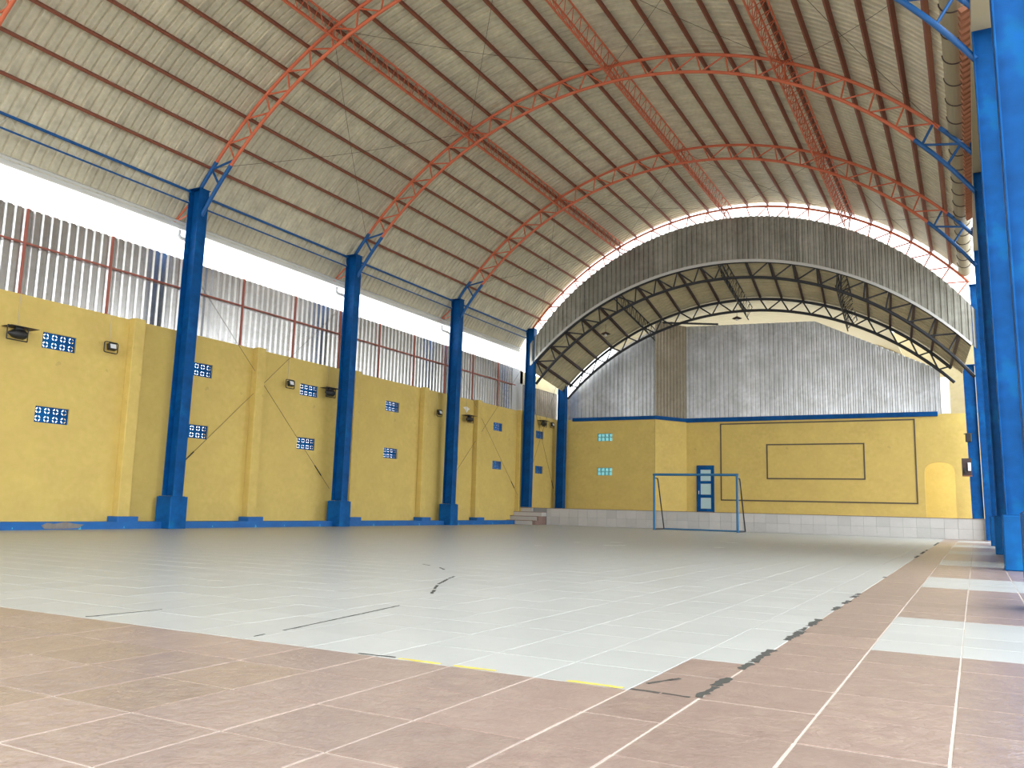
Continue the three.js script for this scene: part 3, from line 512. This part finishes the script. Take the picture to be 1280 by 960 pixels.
for (let k = 0; k < 9; k++) part('roof_sheet', sheetGeo(35.32 + k, 36.32 + k, 0.25, TRAPEZE, 0.025, () => -34 * D, () => (k < 2 ? 47 : 31) * D, (u, v, d) => V(SBX + (10.95 + d) * Math.sin(v), -1.0 + (10.95 + d) * Math.cos(v), -u), 24, 11), m.pale, broof);
const S2 = 4.6 * D;
for (let k = -10; k <= 10; k++) {
  if (k === -5 || k === 0 || k === 5) continue;
  const a = k * S2, p = on({ y: FA.y, R: FA.R + 0.08 }, FAX, a, Z_A - 0.08), q = on({ y: SB.y, R: SB.R + 0.08 }, SBX, a, Z_B - 0.05);
  const o = thing('canopy_purlin', `dark purlin under the stage canopy, ${ORD[Math.abs(k) - 1]} from the crown towards the ${k < 0 ? 'glass block windows' : 'arched niche'}`, 'purlin', p.clone().add(q).multiplyScalar(0.5).toArray(), 'stage canopy purlins');
  member('bar', p, q, 0.08, 0.1, m.darkRust, o);
}
for (const [k, w] of [[-5, 'towards the glass block windows'], [0, 'at the crown'], [5, 'towards the arched niche']]) girder('canopy_girder', k * S2, Z_A, Z_B - 1.2, { y: FA.y, R: FA.R + 0.03 }, { y: FA.y, R: FA.R - 0.5 }, FAX, m.dark, `dark lattice girder under the stage canopy, ${w}`, 'stage canopy girders', 0.17, { y: SB.y - 0.1, R: SB.R - 0.5 }, { y: SB.y - 0.1, R: SB.R + 0.03 });
for (const [x, y, z, w] of [[-13.75, 8.2, -33.5, 'under the canopy near the glass block windows'], [-8.75, 9.05, -36.3, 'under the pale rear roof']]) {
  const o = thing('hanging_lamp', `small hanging bulb lamp ${w}`, 'lamp', [x, y, z]); rod('cord', V(x, y + 0.1, z), V(x, y + 0.45, z), 0.008, m.black, o);
  const s = new THREE.LatheGeometry([[0.03, 0.12], [0.06, 0.1], [0.2, 0.03], [0.21, 0.02]].map(([a, b]) => new THREE.Vector2(a, b)), 16); part('shade', s, m.darkRust, o); const b = new THREE.SphereGeometry(0.06, 12, 8); b.translate(0, -0.03, 0); part('bulb', b, m.pvc, o);
}
for (const [x, y, l] of [[-11.2, 9.0, 0.9]]) tag(member('x', V(-12.6, 9.2, -36.2), V(-9.6, 8.9, -36.4), 0.06, 0.08, m.dark, scene), 'tie_beam', 'dark slanting tie beam above the slanting tin return', 'beam');

// ---------------------------------------------------------------- futsal goal
{
  const gz = -29.9, x0 = -10.3, x1 = -7.28, o = thing('futsal_goal', 'blue metal futsal goal without a net', 'goal', [(x0 + x1) / 2, 0, gz]), r = 0.045;
  for (const x of [x0, x1]) {
    rod('post', V(x, 0, gz), V(x, 2.0, gz), r, m.blueGoal ??= M({ color: C(0.012, 0.13, 0.28), roughness: 0.5 }), o);
    part('top_stay', pathTube([V(x, 1.88, gz), V(x, 1.88, gz - 0.35), V(x, 1.8, gz - 0.42), V(x, 0.03, gz - 1.1)].map((p) => p.sub(o.position)), 0.024, 40, 8), m.dark, o);
    rod('side_rail', V(x, 0.03, gz), V(x, 0.03, gz - 1.1), 0.024, m.dark, o);
  }
  rod('crossbar', V(x0 - r, 2.0, gz), V(x1 + r, 2.0, gz), r, m.blueGoal, o); rod('ground_rail', V(x0, 0.03, gz - 1.1), V(x1, 0.03, gz - 1.1), 0.028, m.blueGoal, o);
}

// ---------------------------------------------------------------- open side: gutters, roof tiles, neighbour
{
  const o = thing('round_gutter', 'large beige half round gutter with dark rings along the open eave', 'gutter', [0.06, 9.08, -18]);
  const s = [], r = 0.2; for (let k = 0; k <= 12; k++) { const a = Math.PI * (1.02 * k / 12); s.push([-r * Math.cos(a), -r * Math.sin(a)]); } for (let k = 12; k >= 0; k--) { const a = Math.PI * (1.02 * k / 12); s.push([-(r - 0.008) * Math.cos(a), -(r - 0.008) * Math.sin(a)]); }
  part('trough', slabGeo(s, 26, (u, v, d) => V(u, v, d - 14)), m.gutter, o);
  for (let z = -6.5; z > -31.5; z -= 0.9) part('ring', new THREE.TorusGeometry(r + 0.006, 0.014, 5, 16, Math.PI).rotateZ(Math.PI), m.darkRust, o, V(0.06, 9.08, z));
}
for (let i = 0; i < 4; i++) {
  const z0 = i ? ARCH_Z[i - 1] - 0.16 : ARCH_Z[0] + 5.8, z1 = ARCH_Z[i] + 0.16;
  const o = new THREE.Mesh(boxGeo(-0.16, 0.2, 0, 0.3, (z1 - z0) / 2, (z0 - z1) / 2, 0.01), m.gutter); o.position.set(0.44, 7.95, (z0 + z1) / 2);
  tag(o, 'box_gutter', `cream box gutter beside the open side columns, ${['towards the brown tiles', 'fourth bay from the stage', 'third bay from the stage', 'second bay from the stage'][i]}`, 'gutter', 'cream box gutters');
}
{
  const o = thing('neighbour_house', 'cream neighbouring house wall with clay tile eave outside the open side', 'house', [1.3, 0, -24]);
  part('wall', boxGeo(0, 0.2, 0, 8.95, 0, 9.5), m.cream, o);
  const tg = new THREE.CylinderGeometry(0.11, 0.09, 0.42, 10, 1, true, 0, Math.PI); tg.rotateZ(Math.PI / 2); 
  for (let z = -14.4; z > -25.4; z -= 0.23) for (const [x, y] of [[0.36, 8.78], [0.72, 8.95], [1.08, 9.11]]) { const q = part('clay_tile', tg, m.terracotta, o, V(x, y, z)); q.rotation.set(0.25, 0, 0.42); }
}
{
  const o = thing('rear_house', 'cream house with white window seen past the end of the tin gable', 'house', [-0.9, 0, -44]);
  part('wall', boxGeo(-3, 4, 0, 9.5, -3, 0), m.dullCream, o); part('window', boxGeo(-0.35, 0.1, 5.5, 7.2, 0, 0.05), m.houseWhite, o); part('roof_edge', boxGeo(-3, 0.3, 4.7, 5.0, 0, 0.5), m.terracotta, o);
}
{
  const o = thing('fuse_box', 'rusty open fuse box on the stage column beside the niche', 'box', [-0.2, 2.2, -35.05]);
  part('back', boxGeo(-0.16, 0.16, 0, 0.66, 0, 0.02), m.darkRust, o); part('tray', boxGeo(-0.16, 0.16, 0, 0.03, 0.02, 0.12), m.terracotta, o); part('meter', boxGeo(0.03, 0.13, 0.2, 0.5, 0.02, 0.1, 0.01), m.led, o); part('switch', boxGeo(-0.1, -0.02, 0.12, 0.3, 0.02, 0.07, 0.01), m.black, o);
  const s = thing('column_lamp', 'dark lamp clamped to the stage column above the fuse box', 'lamp', [-0.1, 3.45, -35.05]); part('lamp_body', boxGeo(-0.1, 0.1, 0, 0.32, 0, 0.16, 0.02), m.black, s); rod('arm', V(-0.25, 3.75, -35.0), V(0.05, 3.75, -34.95), 0.015, m.black, s);
}

renderer.render(scene, camera);
